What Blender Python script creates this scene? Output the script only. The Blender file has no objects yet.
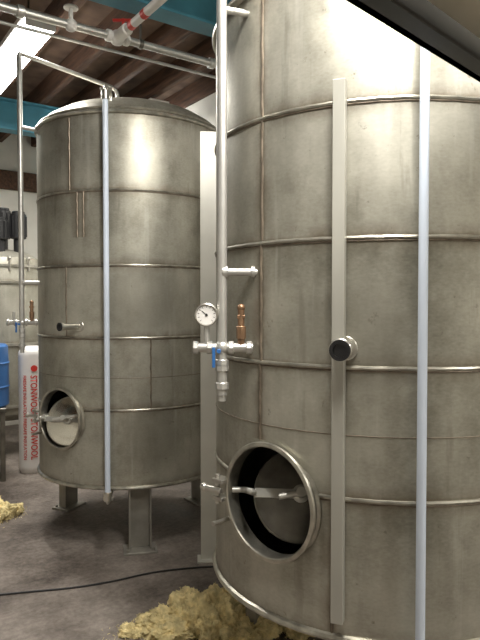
import bpy, bmesh, math, random
from mathutils import Vector, Matrix, noise
random.seed(7)
D = bpy.data
SC = bpy.context.scene
COL = SC.collection
rad = math.radians

# ---------------------------------------------------------------- materials
def new_mat(name):
    m = D.materials.new(name); m.use_nodes = True
    nt = m.node_tree
    return m, nt, nt.nodes['Principled BSDF']

def N(nt, typ, **kw):
    n = nt.nodes.new(typ)
    for k, v in kw.items():
        setattr(n, k, v)
    return n

def simple(name, col, rough=0.5, metal=0.0, var=0.15, scale=8.0, bump=0.0, emit=0.0, spec=None, stretch=(1,1,1)):
    m, nt, b = new_mat(name)
    tc = N(nt, 'ShaderNodeTexCoord'); mp = N(nt, 'ShaderNodeMapping'); mp.inputs['Scale'].default_value = stretch
    nz = N(nt, 'ShaderNodeTexNoise'); nz.inputs['Scale'].default_value = scale; nz.inputs['Detail'].default_value = 6
    cr = N(nt, 'ShaderNodeValToRGB')
    cr.color_ramp.elements[0].position = 0.3; cr.color_ramp.elements[1].position = 0.7
    cr.color_ramp.elements[0].color = [c*(1-var) for c in col] + [1]
    cr.color_ramp.elements[1].color = [min(1, c*(1+var)) for c in col] + [1]
    nt.links.new(tc.outputs['Object'], mp.inputs[0]); nt.links.new(mp.outputs[0], nz.inputs['Vector'])
    nt.links.new(nz.outputs['Fac'], cr.inputs[0]); nt.links.new(cr.outputs[0], b.inputs['Base Color'])
    b.inputs['Roughness'].default_value = rough; b.inputs['Metallic'].default_value = metal
    if bump:
        bp = N(nt, 'ShaderNodeBump'); bp.inputs['Strength'].default_value = bump; bp.inputs['Distance'].default_value = 0.02
        nt.links.new(nz.outputs['Fac'], bp.inputs['Height']); nt.links.new(bp.outputs[0], b.inputs['Normal'])
    if emit:
        b.inputs['Emission Color'].default_value = (*col, 1); b.inputs['Emission Strength'].default_value = emit
    return m

def tank_mat(name, bands, seed, seams=(), spots=()):
    m, nt, b = new_mat(name); L = nt.links.new
    def math_(op, a, bb=None, clamp=False):
        n = N(nt, 'ShaderNodeMath', operation=op); n.use_clamp = clamp
        for i, v in enumerate((a, bb)):
            if v is None: continue
            if isinstance(v, (int, float)): n.inputs[i].default_value = v
            else: L(v, n.inputs[i])
        return n.outputs[0]
    def noise_(scale, stretch, detail=5, off=0, rough=.55):
        mp = N(nt, 'ShaderNodeMapping'); mp.inputs['Scale'].default_value = stretch; mp.inputs['Location'].default_value = (seed+off, off*2, seed*3)
        L(tc.outputs['Object'], mp.inputs[0])
        nz = N(nt, 'ShaderNodeTexNoise'); nz.inputs['Scale'].default_value = scale; nz.inputs['Detail'].default_value = detail; nz.inputs['Roughness'].default_value = rough
        L(mp.outputs[0], nz.inputs['Vector']); return nz.outputs['Fac']
    def rng(v, a, c, lo=0., hi=1.):
        n = N(nt, 'ShaderNodeMapRange'); n.inputs['From Min'].default_value = a; n.inputs['From Max'].default_value = c
        n.inputs['To Min'].default_value = lo; n.inputs['To Max'].default_value = hi; L(v, n.inputs['Value']); return n.outputs[0]
    def mix(fac, A, B):
        n = N(nt, 'ShaderNodeMix', data_type='RGBA'); L(fac, n.inputs['Factor'])
        if isinstance(A, tuple): n.inputs['A'].default_value = A
        else: L(A, n.inputs['A'])
        if isinstance(B, tuple): n.inputs['B'].default_value = B
        else: L(B, n.inputs['B'])
        return n.outputs['Result']
    tc = N(nt, 'ShaderNodeTexCoord'); sp = N(nt, 'ShaderNodeSeparateXYZ'); L(tc.outputs['Object'], sp.inputs[0])
    z = sp.outputs['Z']
    dmin = None; idx = None
    for zb in bands:
        d = math_('ABSOLUTE', math_('SUBTRACT', z, zb))
        dmin = d if dmin is None else math_('MINIMUM', dmin, d)
        g = math_('GREATER_THAN', z, zb)
        idx = g if idx is None else math_('ADD', idx, g)
    # vertical seams also get heat tint
    for deg, z0, z1 in seams:
        nx, ny = -math.sin(rad(deg)), math.cos(rad(deg))
        dd = math_('ABSOLUTE', math_('ADD', math_('MULTIPLY', sp.outputs['X'], nx), math_('MULTIPLY', sp.outputs['Y'], ny)))
        side = math_('ADD', math_('MULTIPLY', sp.outputs['X'], math.cos(rad(deg))), math_('MULTIPLY', sp.outputs['Y'], math.sin(rad(deg))))
        dd = math_('ADD', dd, math_('LESS_THAN', side, 0.0))
        dd = math_('ADD', dd, math_('LESS_THAN', z, z0)); dd = math_('ADD', dd, math_('GREATER_THAN', z, z1))
        dmin = math_('MINIMUM', dmin, dd)
    wn = N(nt, 'ShaderNodeTexWhiteNoise', noise_dimensions='1D'); L(math_('ADD', idx, seed*1.7), wn.inputs['W'])
    big = noise_(2.2, (1, 1, 1.0), 7, 0, .6)
    mid = noise_(7, (1, 1, .8), 6, 2, .65)
    streak = noise_(11, (1.2, 1.2, .10), 5, 4)
    fine = noise_(70, (1, 1, 2), 4, 8)
    v = math_('ADD', math_('MULTIPLY', big, .50), math_('MULTIPLY', streak, .14))
    v = math_('ADD', v, math_('MULTIPLY', mid, .24)); v = math_('ADD', v, math_('MULTIPLY', fine, .12))
    v = math_('ADD', v, math_('MULTIPLY', math_('SUBTRACT', wn.outputs['Value'], .5), .07))
    cr = N(nt, 'ShaderNodeValToRGB'); e = cr.color_ramp.elements
    e[0].position = .36; e[0].color = (.21, .20, .16, 1)
    e[1].position = .68; e[1].color = (.60, .58, .505, 1)
    e2 = cr.color_ramp.elements.new(.50); e2.color = (.40, .385, .325, 1)
    L(v, cr.inputs[0])
    n7 = noise_(9, (1, 1, .7), 6, 14, .7)
    st = math_('MULTIPLY', rng(dmin, 0, .05, 1, 0), rng(n7, .35, .62))
    c = mix(math_('MULTIPLY', st, .7), cr.outputs[0], (.13, .092, .055, 1))
    c = mix(math_('MULTIPLY', rng(dmin, .004, .016, 1, 0), .5), c, (.13, .095, .06, 1))
    c = mix(math_('MULTIPLY', rng(noise_(16, (1, 1, .08), 4, 21), .62, .72), .25), c, (.72, .71, .66, 1))
    c = mix(math_('MULTIPLY', rng(noise_(20, (1, 1, .12), 5, 33), .62, .72), .30), c, (.13, .115, .085, 1))
    c = mix(math_('MULTIPLY', rng(noise_(26, (1, 1, 1), 6, 41, .7), .64, .72), .6), c, (.10, .08, .055, 1))
    c = mix(math_('MULTIPLY', rng(noise_(4.5, (1, 1, 1), 7, 55, .75), .56, .66), .25), c, (.17, .16, .12, 1))
    for (sx, sy, sz, sr) in spots:
        vd = N(nt, 'ShaderNodeVectorMath', operation='DISTANCE'); L(tc.outputs['Object'], vd.inputs[0]); vd.inputs[1].default_value = (sx, sy, sz)
        dn = math_('ADD', vd.outputs['Value'], math_('MULTIPLY', mid, .10))
        c = mix(math_('MULTIPLY', rng(dn, sr*.75, sr*1.15, 1, 0), .40), c, (.20, .19, .155, 1))
    L(c, b.inputs['Base Color'])
    b.inputs['Metallic'].default_value = .62
    L(rng(mid, .3, .7, .38, .55), b.inputs['Roughness'])
    bp = N(nt, 'ShaderNodeBump'); bp.inputs['Strength'].default_value = .18; bp.inputs['Distance'].default_value = .02
    L(noise_(2.4, (1, 1, .8), 2, 30), bp.inputs['Height']); L(bp.outputs[0], b.inputs['Normal'])
    return m

M_weld = simple('weld_steel', (.20, .165, .125), .45, .5, .4, 25)
M_steel = simple('stainless', (.60, .58, .53), .28, .9, .15, 12)
M_rim = simple('rim_steel', (.44, .42, .36), .33, .85, .35, 18)
M_pipe = simple('galvanised_pipe', (.58, .57, .54), .38, .7, .12, 12)
M_strip = simple('strip_steel', (.47, .46, .41), .5, .4, .15, 6, stretch=(1,1,.3))
M_dsteel = simple('dark_steel', (.16, .15, .13), .4, .8, .3, 15)
M_cover = simple('cover_steel', (.48, .47, .43), .38, .6, .25, 9)
M_black = simple('black_plastic', (.012, .012, .013), .45, 0, .2, 10)
M_tube = simple('sight_tube_plastic', (.62, .69, .80), .35, 0, .05, 5)
M_brass = simple('brass', (.28, .17, .10), .4, .7, .3, 20)
M_blue = simple('blue_paint', (.03, .13, .36), .4, 0, .1, 10)
M_red = simple('red_paint', (.55, .03, .02), .45, 0, .1, 10)
M_white = simple('white_paint', (.75, .73, .70), .5, 0, .06, 6)
M_teal = simple('teal_paint', (.05, .20, .27), .5, 0, .25, 4)
M_wood = simple('joist_wood', (.080, .040, .022), .8, 0, .5, 6, .3, stretch=(6, .6, 6))
M_board = simple('ceiling_boards', (.16, .105, .075), .85, 0, .45, 5, .2, stretch=(1, 1, 1))
M_wall = simple('wall_plaster', (.70, .68, .62), .85, 0, .08, 4, .1)
M_bag = simple('bag_plastic', (.80, .77, .75), .35, 0, .05, 9, .15)
M_print = simple('bag_red_print', (.62, .04, .03), .5, 0, .03, 9)
M_leg = simple('leg_steel', (.30, .285, .25), .5, .5, .25, 8)

# floor
M_floor, nt, b = new_mat('concrete_floor')
tc = N(nt, 'ShaderNodeTexCoord')
n1 = N(nt, 'ShaderNodeTexNoise'); n1.inputs['Scale'].default_value = 1.5; n1.inputs['Detail'].default_value = 9; n1.inputs['Roughness'].default_value = .68
n2 = N(nt, 'ShaderNodeTexNoise'); n2.inputs['Scale'].default_value = 34; n2.inputs['Detail'].default_value = 7; n2.inputs['Roughness'].default_value = .7
mm = N(nt, 'ShaderNodeMath', operation='MULTIPLY_ADD'); mm.inputs[1].default_value = .35
cr = N(nt, 'ShaderNodeValToRGB'); e = cr.color_ramp.elements
e[0].position = .54; e[0].color = (.065, .051, .042, 1); e[1].position = .86; e[1].color = (.32, .28, .245, 1)
x = e.new(.67); x.color = (.165, .138, .118, 1)
for n in (n1, n2): nt.links.new(tc.outputs['Object'], n.inputs['Vector'])
nt.links.new(n2.outputs['Fac'], mm.inputs[0]); nt.links.new(n1.outputs['Fac'], mm.inputs[2])
nt.links.new(mm.outputs[0], cr.inputs[0]); nt.links.new(cr.outputs[0], b.inputs['Base Color'])
mr = N(nt, 'ShaderNodeMapRange'); mr.inputs['From Min'].default_value = .4; mr.inputs['From Max'].default_value = .65; mr.inputs['To Min'].default_value = .55; mr.inputs['To Max'].default_value = .85
nt.links.new(n1.outputs['Fac'], mr.inputs['Value']); nt.links.new(mr.outputs[0], b.inputs['Roughness'])
bp = N(nt, 'ShaderNodeBump'); bp.inputs['Strength'].default_value = .35; bp.inputs['Distance'].default_value = .01
nt.links.new(n2.outputs['Fac'], bp.inputs['Height']); nt.links.new(bp.outputs[0], b.inputs['Normal'])

M_wool = simple('mineral_wool', (.70, .58, .30), .95, 0, .35, 22, 1.0)

# ---------------------------------------------------------------- mesh builder
class MB:
    def __init__(s): s.v = []; s.f = []
    def add(s, vs, fs, M=None):
        o = len(s.v)
        s.v += [(M @ Vector(p)) if M else Vector(p) for p in vs]
        s.f += [tuple(i+o for i in f) for f in fs]
        return s
    def box(s, c, size, M=None):
        cx, cy, cz = c; a, b_, h = [q/2 for q in size]
        bev = min(a, b_, h)*.25
        bm = bmesh.new(); bmesh.ops.create_cube(bm, size=1)
        for v in bm.verts: v.co = Vector((v.co.x*size[0]+cx, v.co.y*size[1]+cy, v.co.z*size[2]+cz))
        bmesh.ops.bevel(bm, geom=bm.edges[:], offset=min(bev, .008), segments=1, affect='EDGES')
        bm.verts.index_update()
        s.add([v.co.copy() for v in bm.verts], [[v.index for v in f.verts] for f in bm.faces], M); bm.free()
        return s
    def rev(s, prof, M=None, n=32, closed=False):
        vs = []; fs = []; k = len(prof)
        for i in range(n):
            a = 2*math.pi*i/n
            for r, z in prof: vs.append((r*math.cos(a), r*math.sin(a), z))
        for i in range(n):
            j = (i+1) % n
            for q in range(k if closed else k-1):
                w = (q+1) % k
                fs.append((i*k+q, j*k+q, j*k+w, i*k+w))
        if not closed:
            if prof[0][0] > 1e-4: fs.append([i*k for i in range(n)][::-1])
            if prof[-1][0] > 1e-4: fs.append([i*k+k-1 for i in range(n)])
        return s.add(vs, fs, M)
    def cyl(s, p0, p1, r, n=20, r1=None):
        p0 = Vector(p0); p1 = Vector(p1); d = p1-p0; L = d.length
        M = Matrix.Translation(p0) @ d.to_track_quat('Z', 'Y').to_matrix().to_4x4()
        r1 = r if r1 is None else r1
        c = min(r, L)*.12
        return s.rev([(r-c, 0), (r, c), (r1, L-c), (r1-c, L)], M, n)
    def sph(s, c, r, n=12, sc=(1, 1, 1)):
        bm = bmesh.new(); bmesh.ops.create_uvsphere(bm, u_segments=n*2, v_segments=n, radius=r)
        s.add([Vector((v.co.x*sc[0]+c[0], v.co.y*sc[1]+c[1], v.co.z*sc[2]+c[2])) for v in bm.verts], [[v.index for v in f.verts] for f in bm.faces]); bm.free()
        return s
    def tube(s, pts, r, n=16, bend=0.0):
        P = [Vector(p) for p in pts]
        if bend:
            Q = [P[0]]
            for i in range(1, len(P)-1):
                a = (P[i-1]-P[i]); c = (P[i+1]-P[i]); bl = min(bend, a.length*.48, c.length*.48)
                A = P[i]+a.normalized()*bl; C = P[i]+c.normalized()*bl
                for k in range(9):
                    t = k/8; Q.append(A*(1-t)**2 + P[i]*2*t*(1-t) + C*t*t)
            Q.append(P[-1]); P = Q
        vs = []; fs = []; up = None
        for i, p in enumerate(P):
            d = (P[min(i+1, len(P)-1)]-P[max(i-1, 0)]).normalized()
            if up is None:
                up = d.orthogonal().normalized()
            else:
                up = (up - d*up.dot(d)).normalized()
            w = d.cross(up)
            for k in range(n):
                a = 2*math.pi*k/n; vs.append(p+(up*math.cos(a)+w*math.sin(a))*r)
        for i in range(len(P)-1):
            for k in range(n):
                q = (k+1) % n; fs.append((i*n+k, i*n+q, (i+1)*n+q, (i+1)*n+k))
        fs.append(list(range(n))[::-1]); fs.append([(len(P)-1)*n+k for k in range(n)])
        return s.add(vs, fs)
    def obj(s, name, mat, parent=None, M=None, smooth=True, ang=35):
        me = D.meshes.new(name); me.from_pydata([tuple(v) for v in s.v], [], s.f); me.validate()
        bm = bmesh.new(); bm.from_mesh(me); bmesh.ops.recalc_face_normals(bm, faces=bm.faces); bm.to_mesh(me); bm.free()
        me.materials.append(mat)
        o = D.objects.new(name, me); COL.objects.link(o)
        if smooth:
            me.shade_smooth(); me.set_sharp_from_angle(angle=rad(ang))
        if M: o.matrix_world = M
        if parent: o.parent = parent
        return o

def empty(name, loc=(0, 0, 0), rz=0):
    e = D.objects.new(name, None); e.location = loc; e.rotation_euler = (0, 0, rz); e.empty_display_size = .2
    COL.objects.link(e); return e

def pol(r, deg, z): return Vector((r*math.cos(rad(deg)), r*math.sin(rad(deg)), z))

# ---------------------------------------------------------------- room
RZ = rad(35)
RM = Matrix.Rotation(RZ, 4, 'Z')      # local x = across (towards tank wall), y = along the tank row
T0, T1, S0, S1, CH = -3.2, 3.0, -3.2, 7.6, 3.62
def slab(name, c, size, mat):
    return MB().box(c, size).obj(name, mat, M=RM, smooth=False)
slab('floor', ((T0+T1)/2, (S0+S1)/2, -.05), (T1-T0+.4, S1-S0+.4, .1), M_floor)
slab('ceiling', ((T0+T1)/2, (S0+S1)/2, CH+.05), (T1-T0+.4, S1-S0+.4, .1), M_board)
slab('wall_right', (T1+.1, (S0+S1)/2, CH/2), (.2, S1-S0+.4, CH), M_wall)
slab('wall_left', (T0-.1, (S0+S1)/2, CH/2), (.2, S1-S0+.4, CH), M_wall)
slab('wall_far', ((T0+T1)/2, S1+.1, CH/2), (T1-T0, .2, CH), M_wall)
slab('wall_near', ((T0+T1)/2, S0-.1, CH/2), (T1-T0, .2, CH), M_wall)
mb = MB(); t = T0+.2
while t < T1:
    mb.box((t, (S0+S1)/2, CH-.095), (.065, S1-S0, .19)); t += .40
mb.obj('ceiling_joists', M_wood, M=RM, smooth=False)
def ibeam(name, s, z0, z1):
    m = MB(); w = .15; c = (T0+T1)/2; L = T1-T0
    m.box((c, s, z0+.008), (L, w, .016)); m.box((c, s, z1-.008), (L, w, .016)); m.box((c, s, (z0+z1)/2), (L, .012, z1-z0-.03))
    return m.obj(name, M_teal, M=RM, smooth=False)
ibeam('steel_ceiling_beam', 3.12, 3.15, 3.43)
ibeam('steel_ceiling_beam', 6.0, 3.14, 3.43)
MB().box(((T0+T1)/2, S1-.04, 2.98), (T1-T0, .08, .22)).obj('timber_wall_plate', M_wood, M=RM, smooth=False)
MB().box((T1-.01, (S0+S1)/2, .06), (.02, S1-S0, .12)).obj('baseboard_right', M_wall, M=RM, smooth=False)

# ---------------------------------------------------------------- tanks
R = .62
def manhole_matrix(deg, z):
    n = pol(1, deg, 0); x = Vector((0, 0, 1)).cross(n).normalized()
    M = Matrix((( x.x, 0, n.x, n.x*R), (x.y, 0, n.y, n.y*R), (x.z, 1, n.z, z), (0, 0, 0, 1)))
    return M

def build_tank(loc, zb, bands, zt, mh_deg, mh_z, seams, seed, leg_degs, cover, spots, mcov):
    T = empty('steel_storage_tank', loc)
    mat = tank_mat('tank_shell_%d' % seed, [zb]+bands+[zt], seed, seams[:4], spots)
    n = 192
    out = [(0.0, zb-.09), (.25, zb-.075), (.45, zb-.045), (R-.03, zb-.012), (R, zb)]
    for q in bands: out.append((R, q))
    out += [(R, zt), (R-.012, zt+.03), (R-.05, zt+.07), (.48, zt+.125), (.34, zt+.175), (.2, zt+.215), (.08, zt+.235), (0.0, zt+.24)]
    th = .008
    inn = [(max(0, r-th) if r > 0 else 0, z+(th if i < 5 else (-th if i > 4+len(bands) else 0))) for i, (r, z) in enumerate(out)]
    mb = MB(); mb.rev(out, None, n); mb.rev(inn[::-1], None, n)
    o = mb.obj('shell', mat)
    bm = bmesh.new(); bm.from_mesh(o.data); bmesh.ops.remove_doubles(bm, verts=bm.verts, dist=1e-5)
    bm.normal_update()
    for f in bm.faces:
        c = f.calc_center_median(); rr = math.hypot(c.x, c.y)
        ref = Vector((c.x, c.y, 0)).normalized() if (rr > .57 and zb < c.z < zt) else Vector((0, 0, 1 if c.z > 1.5 else -1))
        inner = False
        if zb < c.z < zt and rr > .57: inner = rr < R-.004
        else:
            prof = sorted([(p[0], p[1]) for p in out if (p[1] < 1.5) == (c.z < 1.5)])
            for (r0, z0), (r1, z1) in zip(prof, prof[1:]):
                if r0 <= rr <= r1 and r1 > r0:
                    ze = z0+(z1-z0)*(rr-r0)/(r1-r0)
                    inner = (c.z > ze+.003) if c.z < 1.5 else (c.z < ze-.003)
        want = -ref if inner else ref
        if f.normal.dot(want) < 0: f.normal_flip()
    bm.to_mesh(o.data); bm.free()
    MM = manhole_matrix(mh_deg, mh_z)
    cut = MB().rev([(.175, -.14), (.175, .14)], MM, 64).obj('cutter', mat, smooth=False)
    md = o.modifiers.new('b', 'BOOLEAN'); md.object = cut; md.operation = 'DIFFERENCE'; md.solver = 'EXACT'
    bpy.context.view_layer.update()
    me = D.meshes.new_from_object(o.evaluated_get(bpy.context.evaluated_depsgraph_get()))
    o.modifiers.clear(); o.data = me
    D.objects.remove(cut)
    me.shade_smooth(); me.set_sharp_from_angle(angle=rad(28))
    o.parent = T
    def ring(mbx, z, r, a0=0, a1=360, rc=R):
        steps = int(abs(a1-a0)/2)+1
        pts = [pol(rc, a0+(a1-a0)*i/steps, z+.0005*math.sin(i*1.9+z*9)) for i in range(steps+1)]
        mbx.tube(pts, r, 8)
    def gapring(mbx, q, z, r):
        if abs(q-mh_z) < .165:
            w = math.degrees(math.asin(math.sqrt(.18**2-(q-mh_z)**2)/R)); ring(mbx, z, r, mh_deg+w, mh_deg+360-w)
        else: ring(mbx, z, r)
    mb = MB()
    for q in bands: gapring(mb, q, q, .0068)
    mb.obj('weld_bands', M_rim, T)
    mb = MB()
    for q in bands: gapring(mb, q, q-.0085, .0035)
    for deg, z0, z1 in seams:
        mb.tube([pol(R, deg+.15*math.sin(k*2.1), z0+(z1-z0)*k/14) for k in range(15)], .005, 8)
    w = math.degrees(math.asin(math.sqrt(max(0, .18**2-(bands[0]+.19-mh_z)**2))/R)) if abs(bands[0]+.19-mh_z) < .18 else 0
    ring(mb, bands[0]+.19, .0018)
    mb.obj('weld_seams', M_weld, T)
    mb = MB()
    for q, rr in ((zb, .012), (zt, .012)): ring(mb, q, rr, rc=R+.003)
    ring(mb, zt+.028, .006, rc=R-.008)
    mb.obj('rims', M_rim, T)
    # manhole frame: short neck with a rolled lip
    mb = MB()
    mb.rev([(.174, -.034), (.178, -.034), (.178, .004), (.188, .006), (.191, .011), (.189, .017), (.184, .019), (.177, .019), (.174, .015)], MM, 72, closed=True)
    mb.rev([(.177, -.035), (.186, -.032), (.186, -.020), (.177, -.012)], MM, 72, closed=True)
    mb.obj('manhole_frame', M_rim, T)
    mb = MB()
    for yy in (.03, -.03):
        mb.box((-.205, yy, .015), (.05, .012, .05), MM)
    a = MM @ Vector((-.215, -.05, .025)); c = MM @ Vector((-.215, .05, .025)); mb.cyl(a, c, .008)
    a = MM @ Vector((-.185, .0, .035)); c = MM @ Vector((-.26, 0, .045)); mb.cyl(a, c, .010); mb.sph(c, .015)
    mb.cyl(MM @ Vector((-.20, -.11, -.03)), MM @ Vector((-.20, -.11, .06)), .008)
    mb.obj('hinge_lugs', M_steel, T)
    CM = MM @ cover
    mb = MB()
    mb.rev([(0, .030), (.05, .028), (.11, .016), (.135, .006), (.150, .006), (.155, 0), (.150, -.008), (.13, -.006), (0, .012)], CM, 64)
    mb.obj('manhole_cover', mcov, T)
    mb = MB()
    mb.box((0, 0, .04), (.30, .03, .012), CM)
    mb.rev([(.0, .03), (.028, .03), (.028, .055), (.016, .058), (.016, .12), (0, .12)], CM, 24)
    mb.cyl(CM @ Vector((-.07, -.015, .10)), CM @ Vector((.07, .015, .10)), .010)
    mb.cyl(CM @ Vector((.07, .015, .10)), CM @ Vector((.11, .015, .135)), .009)
    mb.tube([CM @ Vector((-.15, 0, .04)), CM @ Vector((-.16, .0, .09)), MM @ Vector((-.14, 0, -.03)), MM @ Vector((-.168, 0, .0))], .010, bend=.03)
    mb.obj('manhole_cover_arm', M_cover, T)
    mb = MB()
    for dg in leg_degs:
        L = Matrix.Rotation(rad(dg), 4, 'Z'); rr = R-.045
        mb.box((rr-.03, 0, (zb-.02)/2+.01), (.012, .135, zb-.05+.02), L)
        for sy in (-.062, .062): mb.box((rr-.005, sy, (zb-.02)/2+.01), (.06, .010, zb-.03), L)
        mb.box((rr-.01, 0, .007), (.15, .20, .014), L)
        mb.cyl(L @ Vector((rr+.04, .075, .01)), L @ Vector((rr+.04, .075, .03)), .010, 6)
        mb.cyl(L @ Vector((rr+.04, -.075, .01)), L @ Vector((rr+.04, -.075, .03)), .010, 6)
    mb.obj('legs', M_leg, T, smooth=False)
    return T

# --- near (right) tank
RL = Vector((.5275, 2.341, 0)); zbR = .50; bR = [.92, 1.31, 1.69, 2.085]; ztR = 2.50
covR = Matrix.Translation((.03, .0, -.12)) @ Matrix.Rotation(rad(40), 4, 'Y') @ Matrix.Rotation(rad(-22), 4, 'X')
TR = build_tank(RL, zbR, bR, ztR, 225.7, .868,
                [(222.6, 1.70, 2.49), (222.2, 1.31, 1.69), (221.8, 1.06, 1.31), (246, .50, .92), (318, 1.3, 1.7), (352, 2.09, 2.5), (40, .5, 2.5)], 3, [-100, 20, 140], covR,
                [(*pol(R, 250, 0)[:2], 1.40, .24)], M_dsteel)
# --- far (left) tank
LL = Vector((-.744, 4.154, 0)); zbL = .40; bL = [.865, 1.294, 1.724, 2.165]; ztL = 2.62
covL = Matrix.Translation((.02, -.02, -.055)) @ Matrix.Rotation(rad(26), 4, 'Y') @ Matrix.Rotation(rad(-20), 4, 'X')
TL = build_tank(LL, zbL, bL, ztL, 235.9, .796,
                [(249, 1.89, 2.165), (253, 1.89, 2.165), (244, 2.17, 2.6), (330, 1.3, 1.72), (290, .87, 1.29), (60, .4, 2.6), (241, 1.30, 1.72)], 9, [-76, 40, 156], covL,
                [(*pol(R, 285, 0)[:2], 1.50, .30), (*pol(R, 290, 0)[:2], .7, .25)], simple('polished_cover', (.78, .75, .66), .22, .9, .08, 9))

# strap on near tank
mb = MB(); Mz = Matrix.Rotation(rad(248.1), 4, 'Z')
mb.box((R+.034, 0, (2.14+.56)/2), (.010, .036, 2.14-.56), Mz)
mb.box((R+.020, .014, (2.14+.56)/2), (.026, .007, 2.14-.56), Mz)
for zz in (.62, 1.1, 1.5, 1.9, 2.1): mb.box((R+.010, 0, zz), (.03, .03, .02), Mz)
mb.obj('cable_strip', M_strip, TR, smooth=False)
# sight tubes
def sight(T, deg, r0, z0, z1, r, zbx, ztx):
    MB().tube([pol(r0, deg, z0), pol(r0, deg, z1)], r, 24).obj('sight_tube', M_tube, T)
    mb = MB()
    for zz in (z0, ):
        mb.cyl(pol(r0, deg, zz-.03), pol(r0, deg, zz+.025), r+.007)
        mb.tube([pol(r0, deg, zz-.02), pol(r0, deg, zz-.045), pol(R-.08, deg, zbx-.005)], .011, bend=.02)
        mb.cyl(pol(r0-.01, deg-2.5, zz-.02), pol(r0-.01, deg+2.5, zz-.02), .010)
    mb.cyl(pol(r0, deg, z1-.03), pol(r0, deg, z1+.02), r+.007)
    mb.tube([pol(r0, deg, z1), pol(r0, deg, z1+.05), pol(r0-.13, deg, z1+.05), pol(r0-.13, deg, ztx+.06)], .010, bend=.03)
    mb.cyl(pol(r0-.02, deg-3, z1+.035), pol(r0-.02, deg+3, z1+.035), .009)
    mb.obj('sight_tube_fittings', M_steel, T)
sight(TR, 268.5, .668, .47, 2.62, .0135, zbR, ztR)
sight(TL, 267.4, .672, .37, 2.70, .0165, zbL, ztL)
# nozzles
def nozzle(T, deg, z, L, r=.024, dvec=None):
    mb = MB(); a = pol(R-.02, deg, z); d = pol(1, deg, 0) if dvec is None else dvec.normalized()
    e = a+d*(L+.02)
    mb.cyl(a, e, r); mb.cyl(e-d*.014, e, r+.009, 28); mb.cyl(pol(R-.004, deg, z), pol(R+.006, deg, z), r+.012)
    mb.obj('nozzle', M_steel, T)
    MB().cyl(e-d*.002, e+d*.001, r-.004).obj('nozzle_bore', M_black, T)
    m = MB(); q = d.to_track_quat('Z', 'Y').to_matrix().to_4x4()
    m.rev([(r-.004, 0), (r+.006, 0), (r+.006, .006), (r-.004, .006)], Matrix.Translation(e) @ q, 32, closed=True); m.obj('nozzle_gasket', M_black, T)
nozzle(TR, 249.5, 1.367, .085)
nozzle(TL, 250, 1.362, .13, .019, Vector((-.50, -.62, 0)))

# instrument pipework
def pipework(T, P, top, bot, tx, stub_z, tstub, man_z, sc=1.0, gauge=True):
    P = Vector((P[0], P[1], 0)); tx = Vector((tx[0], tx[1], 0)).normalized(); up = Vector((0, 0, 1)); out = Vector((-P.x*0, -1, 0))
    q = lambda a, z, f=0: P+tx*a+up*z+out*f
    mb = MB()
    mb.tube([q(0, bot)]+[q(0, z) for z in (man_z, stub_z, top-.1)]+[q(0, top)], .0165)
    mb.tube([q(0, stub_z), q(tstub, stub_z)], .0125); mb.cyl(q(.02, stub_z), q(.0, stub_z), .02)
    mb.cyl(q(tstub-.03, stub_z), q(tstub-.018, stub_z), .019)
    mb.tube([q(-.085, man_z), q(.10, man_z)], .015)
    for a in (-.085, -.04, .03, .088): mb.cyl(q(a-.009, man_z), q(a+.009, man_z), .021, 8)
    for z in (man_z-.05, bot+.03, bot+.09): mb.cyl(q(0, z-.012), q(0, z+.012), .022, 8)
    mb.cyl(q(0, bot-.02), q(0, bot), .013)
    mb.cyl(q(-.05, man_z), q(-.05, man_z+.07), .009)
    mb.sph(q(0, man_z), .024)
    mb.obj('riser_pipe', M_pipe, T)
    mb = MB()
    mb.cyl(q(.062, man_z), q(.062, man_z+.03), .012); mb.cyl(q(.062, man_z+.028), q(.062, man_z+.07), .016, 8)
    mb.cyl(q(.062, man_z+.07), q(.062, man_z+.125), .011); mb.box(tuple(q(.062, man_z+.10)), (.026, .02, .012)); mb.sph(q(.062, man_z+.13), .013)
    mb.obj('relief_valve', M_brass, T)
    mb = MB(); c = q(-.026, man_z-.03, .028); mb.box(tuple(c), (.010, .008, .065)); mb.cyl(q(-.01, man_z-.01, 0), q(-.01, man_z-.01, .03), .007); mb.obj('valve_lever', M_blue, T)
    if gauge:
        g = q(-.05, man_z+.107, .0)
        GM = Matrix.Translation(g) @ Vector((0, -1, .0)).to_track_quat('Z', 'Y').to_matrix().to_4x4()
        mb = MB(); mb.rev([(0, -.02), (.030, -.02), (.036, -.012), (.037, .012), (.038, .016), (.034, .019), (.032, .012), (0, .012)], GM, 40); mb.obj('gauge_body', M_steel, T)
        mb = MB(); mb.rev([(0, .0121), (.0318, .0121), (.0318, .0135), (0, .0135)], GM, 40); mb.obj('gauge_dial', M_white, T)
        mb = MB()
        for k in range(11):
            a = rad(-135+27*k); cc = Vector((math.sin(a)*.026, math.cos(a)*.026, .0138)); mb.box((0, 0, 0), (.0016, .006, .0006), GM @ Matrix.Translation(cc) @ Matrix.Rotation(-a, 4, 'Z'))
        mb.box((0, .007, .0142), (.002, .026, .0006), GM @ Matrix.Rotation(rad(50), 4, 'Z')); mb.rev([(0, .0138), (.004, .0138), (.004, .016), (0, .016)], GM, 12)
        mb.obj('gauge_marks', M_black, T)
Pr = (-.0585-RL.x, 1.95-RL.y)
pipework(TR, Pr, 3.10, 1.20, (1, .0), 1.60, .125, 1.355)
Pl = (-1.40-LL.x, 3.85-LL.y)
pipework(TL, Pl, 3.07, 1.20, (1, .1), 1.63, .17, 1.375, gauge=False)
mb = MB()
mb.tube([(Pl[0], Pl[1], 3.05), (Pl[0], Pl[1], 3.085), (-.10, .02, 2.97), (-.10, .02, zbL+2.4)], .014, bend=.05)
mb.tube([(Pl[0], Pl[1], 2.62), (Pl[0]+.16, Pl[1]+.06, 2.60)], .012)
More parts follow.
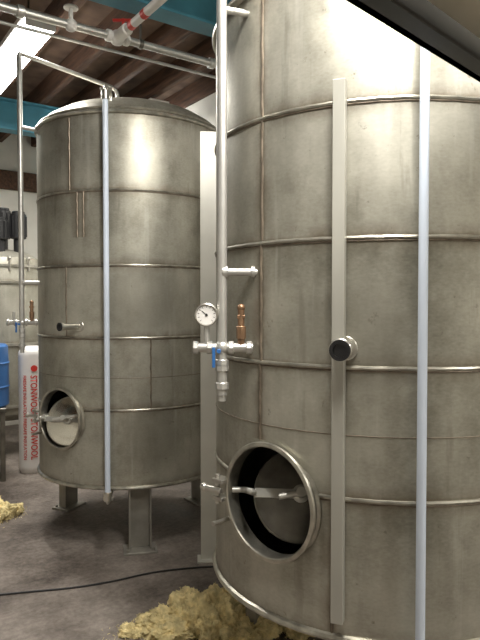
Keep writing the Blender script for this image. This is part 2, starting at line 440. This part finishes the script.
mb.obj('roof_link_pipe', M_pipe, TL)
mb = MB()
mb.tube([(Pr[0], Pr[1], 3.0), (Pr[0], Pr[1], 3.12), (-.1, 0.05, 3.12), (-.1, .05, ztR+.2)], .0165, bend=.05)
mb.tube([(Pr[0], Pr[1], 2.44), (Pr[0]+.14, Pr[1]+.05, 2.44)], .011)
mb.obj('roof_link_pipe', M_pipe, TR)
mb = MB()
mb.cyl((-.10, .02, ztL+.2), (-.10, .02, ztL+.27), .04); mb.obj('roof_flange', M_steel, TL)

# ---------------------------------------------------------------- upright metal channel behind the tanks
mb = MB()
mb.box((0, 0, 1.24), (.10, .006, 2.48)); mb.box((-.047, .02, 1.24), (.006, .045, 2.48)); mb.box((.047, .02, 1.24), (.006, .045, 2.48))
mb.box((0, .01, .005), (.14, .10, .01))
mb.obj('upright_steel_channel', simple('pale_steel', (.66, .65, .59), .45, .2, .08, 5), M=Matrix.Translation((-.178, 3.46, 0)) @ Matrix.Rotation(rad(4), 4, 'Z'), smooth=False)

# ---------------------------------------------------------------- ceiling pipework
CP = empty('overhead_pipework')
a = Vector((-.574, .819, 0)); bb = Vector((.819, .574, 0))
mb = MB(); zP = 3.05
def cp(t, s=3.32, z=zP): return a*s+bb*t+Vector((0, 0, z))
mb.tube([cp(-2.9), cp(2.95)], .023)
for t_ in (-.2, .9, 2.1): mb.cyl(cp(t_-.02), cp(t_+.02), .033)
mb.tube([cp(-2.9, 3.62, 3.10), cp(2.95, 3.62, 3.10)], .010)
mb.obj('main_pipe', M_pipe, CP)
tj = Vector((-.707, 3.54, 0)).dot(bb)
mb = MB(); mb.cyl(cp(tj, 3.36), cp(tj, 3.18), .034); mb.sph(cp(tj), .045); mb.cyl(cp(tj-.07), cp(tj-.04), .034); mb.cyl(cp(tj+.04), cp(tj+.07), .034)
tv = Vector((-.84, 3.42, 0)).dot(bb); mb.sph(cp(tv-.1), .036); mb.cyl(cp(tv-.1), cp(tv-.1, z=zP+.09), .012); mb.cyl(cp(tv-.1, z=zP+.09), cp(tv-.1, z=zP+.1), .04)
mb.obj('valves', M_white, CP)
# branch pipe: pale pipe with a few narrow red marker bands
mb = MB(); mr_ = MB()
mb.cyl(cp(tj, 3.18), cp(tj, 1.2), .024)
for s in (3.14, 2.98, 2.5, 2.0, 1.5): mr_.cyl(cp(tj, s), cp(tj, s-.05), .0255)
mb.obj('branch_pipe', M_white, CP)
mr_.box(tuple(cp(tj, 3.24, zP+.07)), (.12, .02, .012)); mr_.cyl(cp(tj, 3.24), cp(tj, 3.24, zP+.08), .008)
mr_.obj('branch_pipe_red_bands', M_red, CP)
mb = MB()
for t_ in (-1.5, .4, 1.6, 2.7):
    mb.cyl(cp(t_), cp(t_, z=CH-.18), .006)
    mb.cyl(cp(t_-.012), cp(t_+.012), .029)
mb.cyl(cp(tj, 1.5), cp(tj, 1.5, CH-.19), .006)
mb.obj('pipe_hangers', M_dsteel, CP)

# ---------------------------------------------------------------- walkway overhead (near, right)
W = empty('overhead_walkway', (.40, 1.285, 0), rad(45))
mb = MB(); mb.box((.9, -.011, 2.085), (2.6, .022, .11)); mb.box((.9, -.03, 2.035), (2.6, .055, .010)); mb.obj('edge_angle', M_black, W, smooth=False)
mb = MB(); mb.box((.9, -.37, 2.11), (2.6, .66, .04)); mb.obj('deck', simple('deck_board', (.55, .51, .40), .7, 0, .15, 5), W, smooth=False)
mb = MB()
for xx in (.9, 1.9):
    for yy in (-.05, -.65): mb.cyl((xx, yy, 2.1), (xx, yy, CH-.1), .012)
mb.obj('hanger_rods', M_dsteel, W)

# ---------------------------------------------------------------- background vessel
V = empty('background_process_vessel', (-2.38, 6.05, 0))
vm = tank_mat('vessel_steel', [.5, 1.1, 1.7], 5)
mb = MB(); mb.rev([(0, .32), (.25, .35), (.35, .42), (.36, .5), (.36, 1.86), (.34, 1.94), (.24, 2.0), (.12, 2.03), (0, 2.035)], None, 64); mb.obj('body', vm, V)
mb = MB()
for zz in (.5, 1.1, 1.7, 1.86): mb.rev([(.358, zz-.015), (.375, zz-.012), (.375, zz+.012), (.358, zz+.015)], None, 64, closed=True)
for k in range(12):
    p = pol(.365, k*30, 1.86); mb.cyl(p-Vector((0, 0, .05)), p+Vector((0, 0, .07)), .012); mb.sph(p+Vector((0, 0, .07)), .02)
mb.obj('rings_and_clamps', M_steel, V)
mb = MB()
for dx, dy, h in ((0, 0, .38), (.19, -.10, .33), (-.2, .0, .3), (.05, -.2, .26)):
    mb.cyl((dx, dy, 1.96), (dx, dy, 2.05+h*.25), .045); mb.cyl((dx, dy, 2.05+h*.25), (dx, dy, 2.05+h), .075); mb.cyl((dx, dy, 2.05+h), (dx, dy, 2.07+h), .06)
    for k in range(10):
        p = Vector((dx, dy, 0))+pol(.078, k*36, 0); mb.box((p.x, p.y, 2.05+h*.62), (.012, .012, h*.6))
mb.obj('motors', M_black, V)
mb = MB()
for k in range(3): mb.cyl(pol(.27, 30+120*k, 0), pol(.27, 30+120*k, .45), .03)
mb.tube([(.30, -.2, .9), (.42, -.25, .9), (.44, -.26, .5), (.36, -.3, .2)], .022, bend=.08)
mb.obj('legs', M_leg, V)
V2 = empty('background_process_vessel', (-3.15, 5.45, 0))
mb = MB(); mb.rev([(0, .32), (.25, .35), (.33, .42), (.34, .5), (.34, 1.7), (.32, 1.8), (.2, 1.88), (0, 1.9)], None, 64); mb.obj('body', vm, V2)
mb = MB(); 
for k in range(3): mb.cyl(pol(.25, 30+120*k, 0), pol(.25, 30+120*k, .45), .03)
mb.obj('legs', M_leg, V2)
BD = empty('blue_drum', (-2.19, 5.10, 0), rad(22))
mb = MB(); mb.rev([(0, .62), (.19, .62), (.205, .635), (.205, .78), (.213, .79), (.205, .80), (.205, .98), (.213, .99), (.205, 1.0), (.20, 1.13), (.18, 1.15), (0, 1.145)], None, 48)
mb.obj('drum', M_blue, BD)
mb = MB(); mb.box((0, 0, .60), (.36, .36, .04))
for sx in (-.15, .15):
    for sy in (-.15, .15): mb.box((sx, sy, .29), (.04, .04, .58))
mb.obj('stand', M_dsteel, BD, smooth=False)

# ---------------------------------------------------------------- insulation bag
BG = empty('insulation_roll_bag', (-1.850, 5.33, 0), rad(19))
H = 1.12; nu, nv = 64, 60; vs = []; fs = []
def bag_r(u, z):
    w = 1.0
    if z > H-.07: w = math.sqrt(max(.0, 1-((z-(H-.07))/.075)**2))*.9+.1
    if z < .04: w = .85+.15*z/.04
    c, s_ = math.cos(u), math.sin(u)
    rr = (abs(c)**2.6+abs(s_)**2.6)**(-1/2.6)*.118*w
    return rr
for j in range(nv+1):
    z = H*j/nv
    for i in range(nu):
        u = 2*math.pi*i/nu; rr = bag_r(u, z)*(1+.02*noise.noise(Vector((math.cos(u)*2, math.sin(u)*2, z*5))))
        vs.append((rr*math.cos(u), rr*math.sin(u), z))
for j in range(nv):
    for i in range(nu):
        k = (i+1) % nu; fs.append((j*nu+i, j*nu+k, (j+1)*nu+k, (j+1)*nu+i))
fs.append(list(range(nu))[::-1]); fs.append([nv*nu+i for i in range(nu)])
mb = MB(); mb.add(vs, fs); mb.obj('bag', M_bag, BG, ang=60)
def bag_text(txt, size, x0, ztop, name, length):
    c = D.curves.new('t', 'FONT'); c.body = txt; c.size = size; c.resolution_u = 3; c.offset = size*.015
    o = D.objects.new('t', c); COL.objects.link(o); bpy.context.view_layer.update()
    me = D.meshes.new_from_object(o.evaluated_get(bpy.context.evaluated_depsgraph_get())); D.objects.remove(o)
    bm = bmesh.new(); bm.from_mesh(me)
    bmesh.ops.triangulate(bm, faces=bm.faces)
    L = max(v.co.x for v in bm.verts)
    for v in bm.verts:
        x = x0+v.co.y; z = ztop-v.co.x*length/L      # reads downwards
        y = -.1*1; u = math.atan2(-.112, x)
        for _ in range(6):
            r_ = bag_r(u, z); y = -math.sqrt(max(r_*r_-x*x, 0)); u = math.atan2(y, x)
        v.co = Vector((x, y-.005, z))
    bm.to_mesh(me); bm.free(); me.materials.append(M_print)
    ob = D.objects.new(name, me); COL.objects.link(ob); ob.parent = BG
bag_text('STONWOOL STONWOOL', .078, -.015, .87, 'print_large', .74)
bag_text('FIRESAFE INSULATION FIRESAFE INSULATION', .036, -.076, .87, 'print_small', .74)
mb = MB(); 
mb.rev([(0, 0), (.028, 0), (.028, .004), (0, .004)], Matrix.Translation((.015, -.122, .93)) @ Matrix.Rotation(rad(90), 4, 'X'), 24)
mb.obj('print_mark', M_print, BG)

# ---------------------------------------------------------------- loose mineral wool
def wool(name, lumps, seed, fibres):
    rnd = random.Random(seed); mb = MB()
    for (x, y, r, h) in lumps:
        bm = bmesh.new(); bmesh.ops.create_icosphere(bm, subdivisions=5, radius=1)
        off = Vector((rnd.random()*50, rnd.random()*50, 0)); vv = []
        rot = rnd.random()*6
        for v in bm.verts:
            n_ = v.co.normalized()
            d = 1+.55*noise.noise(n_*1.5+off)+.28*abs(noise.noise(n_*4+off))+.16*noise.noise(n_*11+off)+.06*noise.noise(n_*28+off)
            p = Vector((n_.x*r*d, n_.y*r*.8*d, n_.z*h*d))
            p.z = max(p.z+h*.55, 0.001)
            p.rotate(Matrix.Rotation(rot, 3, 'Z'))
            vv.append(p+Vector((x, y, 0)))
        mb.add(vv, [[v.index for v in f.verts] for f in bm.faces]); bm.free()
    base = list(mb.v)
    for k in range(fibres):
        p = base[rnd.randrange(len(base))]
        if p.z < .004: p = p+Vector((rnd.uniform(-.08, .08), rnd.uniform(-.08, .08), 0))
        d = Vector((rnd.uniform(-1, 1), rnd.uniform(-1, 1), rnd.uniform(.0, 1))).normalized()
        w = d.orthogonal().normalized()*rnd.uniform(.001, .002); L = rnd.uniform(.006, .018)
        q = p+d*L*.5+Vector((rnd.uniform(-.004, .004),)*3); e_ = p+d*L; 
        for z_ in (q, e_): z_.z = max(z_.z, .003)
        mb.add([p-w, p+w, q+w, q-w, e_], [(0, 1, 2, 3), (3, 2, 4)])
    return mb.obj(name, M_wool, ang=80)
wool('mineral_wool_scraps', [(-.34, 2.74, .09, .05), (-.26, 2.78, .08, .075), (-.20, 2.74, .09, .09), (-.10, 2.80, .10, .085), (-.25, 2.87, .09, .06), (-.42, 2.72, .07, .035),
      (-.14, 2.66, .08, .06), (-.05, 2.72, .08, .08), (.03, 2.74, .08, .05), (.10, 2.70, .09, .055), (.18, 2.76, .08, .05), (.27, 2.70, .08, .045), (.34, 2.76, .07, .04), (-.50, 2.68, .05, .02), (-.03, 2.86, .08, .08), (-.3, 2.66, .09, .04), (.0, 2.62, .1, .05)], 4, 6000)
wool('mineral_wool_scraps', [(-1.66, 4.16, .09, .065), (-1.76, 4.22, .09, .08), (-1.60, 4.24, .06, .04), (-1.68, 4.05, .06, .03)], 5, 1200)

# power cable on floor
pts = [(-1.6, 2.98), (-1.31, 3.02), (-1.12, 3.06), (-.88, 3.11), (-.69, 3.18), (-.50, 3.28), (-.34, 3.33), (-.17, 3.36), (-.02, 3.36), (.2, 3.38), (.45, 3.36)]
P = []
for i in range(len(pts)-1):
    p0, p1, p2, p3 = [Vector(pts[max(0, min(len(pts)-1, i+k))]) for k in (-1, 0, 1, 2)]
    for k in range(6):
        t = k/6; P.append(.5*((2*p1)+(-p0+p2)*t+(2*p0-5*p1+4*p2-p3)*t*t+(-p0+3*p1-3*p2+p3)*t**3))
MB().tube([(p.x, p.y, .006) for p in P], .005, 8).obj('power_cable', M_black)

# ---------------------------------------------------------------- lights
M_em = simple('tube_glow', (1, .98, .95), .5, 0, 0, 1, emit=12)
def fluoro(pos_t, pos_s, z, L, power, w=.20):
    E = empty('fluorescent_light', RM @ Vector((pos_t, pos_s, z)), RZ)
    mb = MB(); mb.box((0, 0, .055), (w, L, .04)); mb.box((0, L/2-.006, .01), (w*.95, .012, .075)); mb.box((0, -L/2+.006, .01), (w*.95, .012, .075)); mb.obj('housing', M_white, E, smooth=False)
    mb = MB()
    mb.box((0, 0, .003), (w*.92, L-.03, .060))
    mb.obj('diffuser', M_em, E, smooth=False)
    mb = MB()
    for sy in (-L/3, L/3): mb.cyl((0, sy, .07), (0, sy, CH-z-.02), .006)
    mb.obj('hangers', M_dsteel, E)
    ld = D.lights.new('lamp', 'AREA'); ld.shape = 'RECTANGLE'; ld.size = .14; ld.size_y = L*.95; ld.energy = power; ld.color = (1, .965, .89)
    lo = D.objects.new('lamp', ld); lo.location = (0, 0, -.032); COL.objects.link(lo); lo.parent = E
def st(x, y): v = Vector((x, y, 0)); return v.dot(bb), v.dot(a)
t_, s_ = st(-1.63, 4.40)
fluoro(t_-.02, s_+.12, 3.26, 1.6, 52)
fluoro(t_, s_-3.2, 3.26, 1.5, 66)
fluoro(.75, .35, 3.2, 1.5, 66)
fluoro(2.2, -1.2, 3.2, 1.5, 42)
fluoro(2.6, 5.6, 3.3, 1.2, 25)

w = D.worlds.new('world'); SC.world = w; w.use_nodes = True
w.node_tree.nodes['Background'].inputs[0].default_value = (.5, .48, .45, 1); w.node_tree.nodes['Background'].inputs[1].default_value = .3

# ---------------------------------------------------------------- camera
cd = D.cameras.new('camera'); cam = D.objects.new('camera', cd); COL.objects.link(cam)
cam.location = (0, 0, 1.5); cam.rotation_euler = (rad(90-1.62), 0, 0)
cd.sensor_fit = 'VERTICAL'; cd.sensor_height = 36; cd.lens = 33.75; cd.clip_start = .05
SC.camera = cam
SC.view_settings.view_transform = 'Standard'
SC.view_settings.exposure = .15
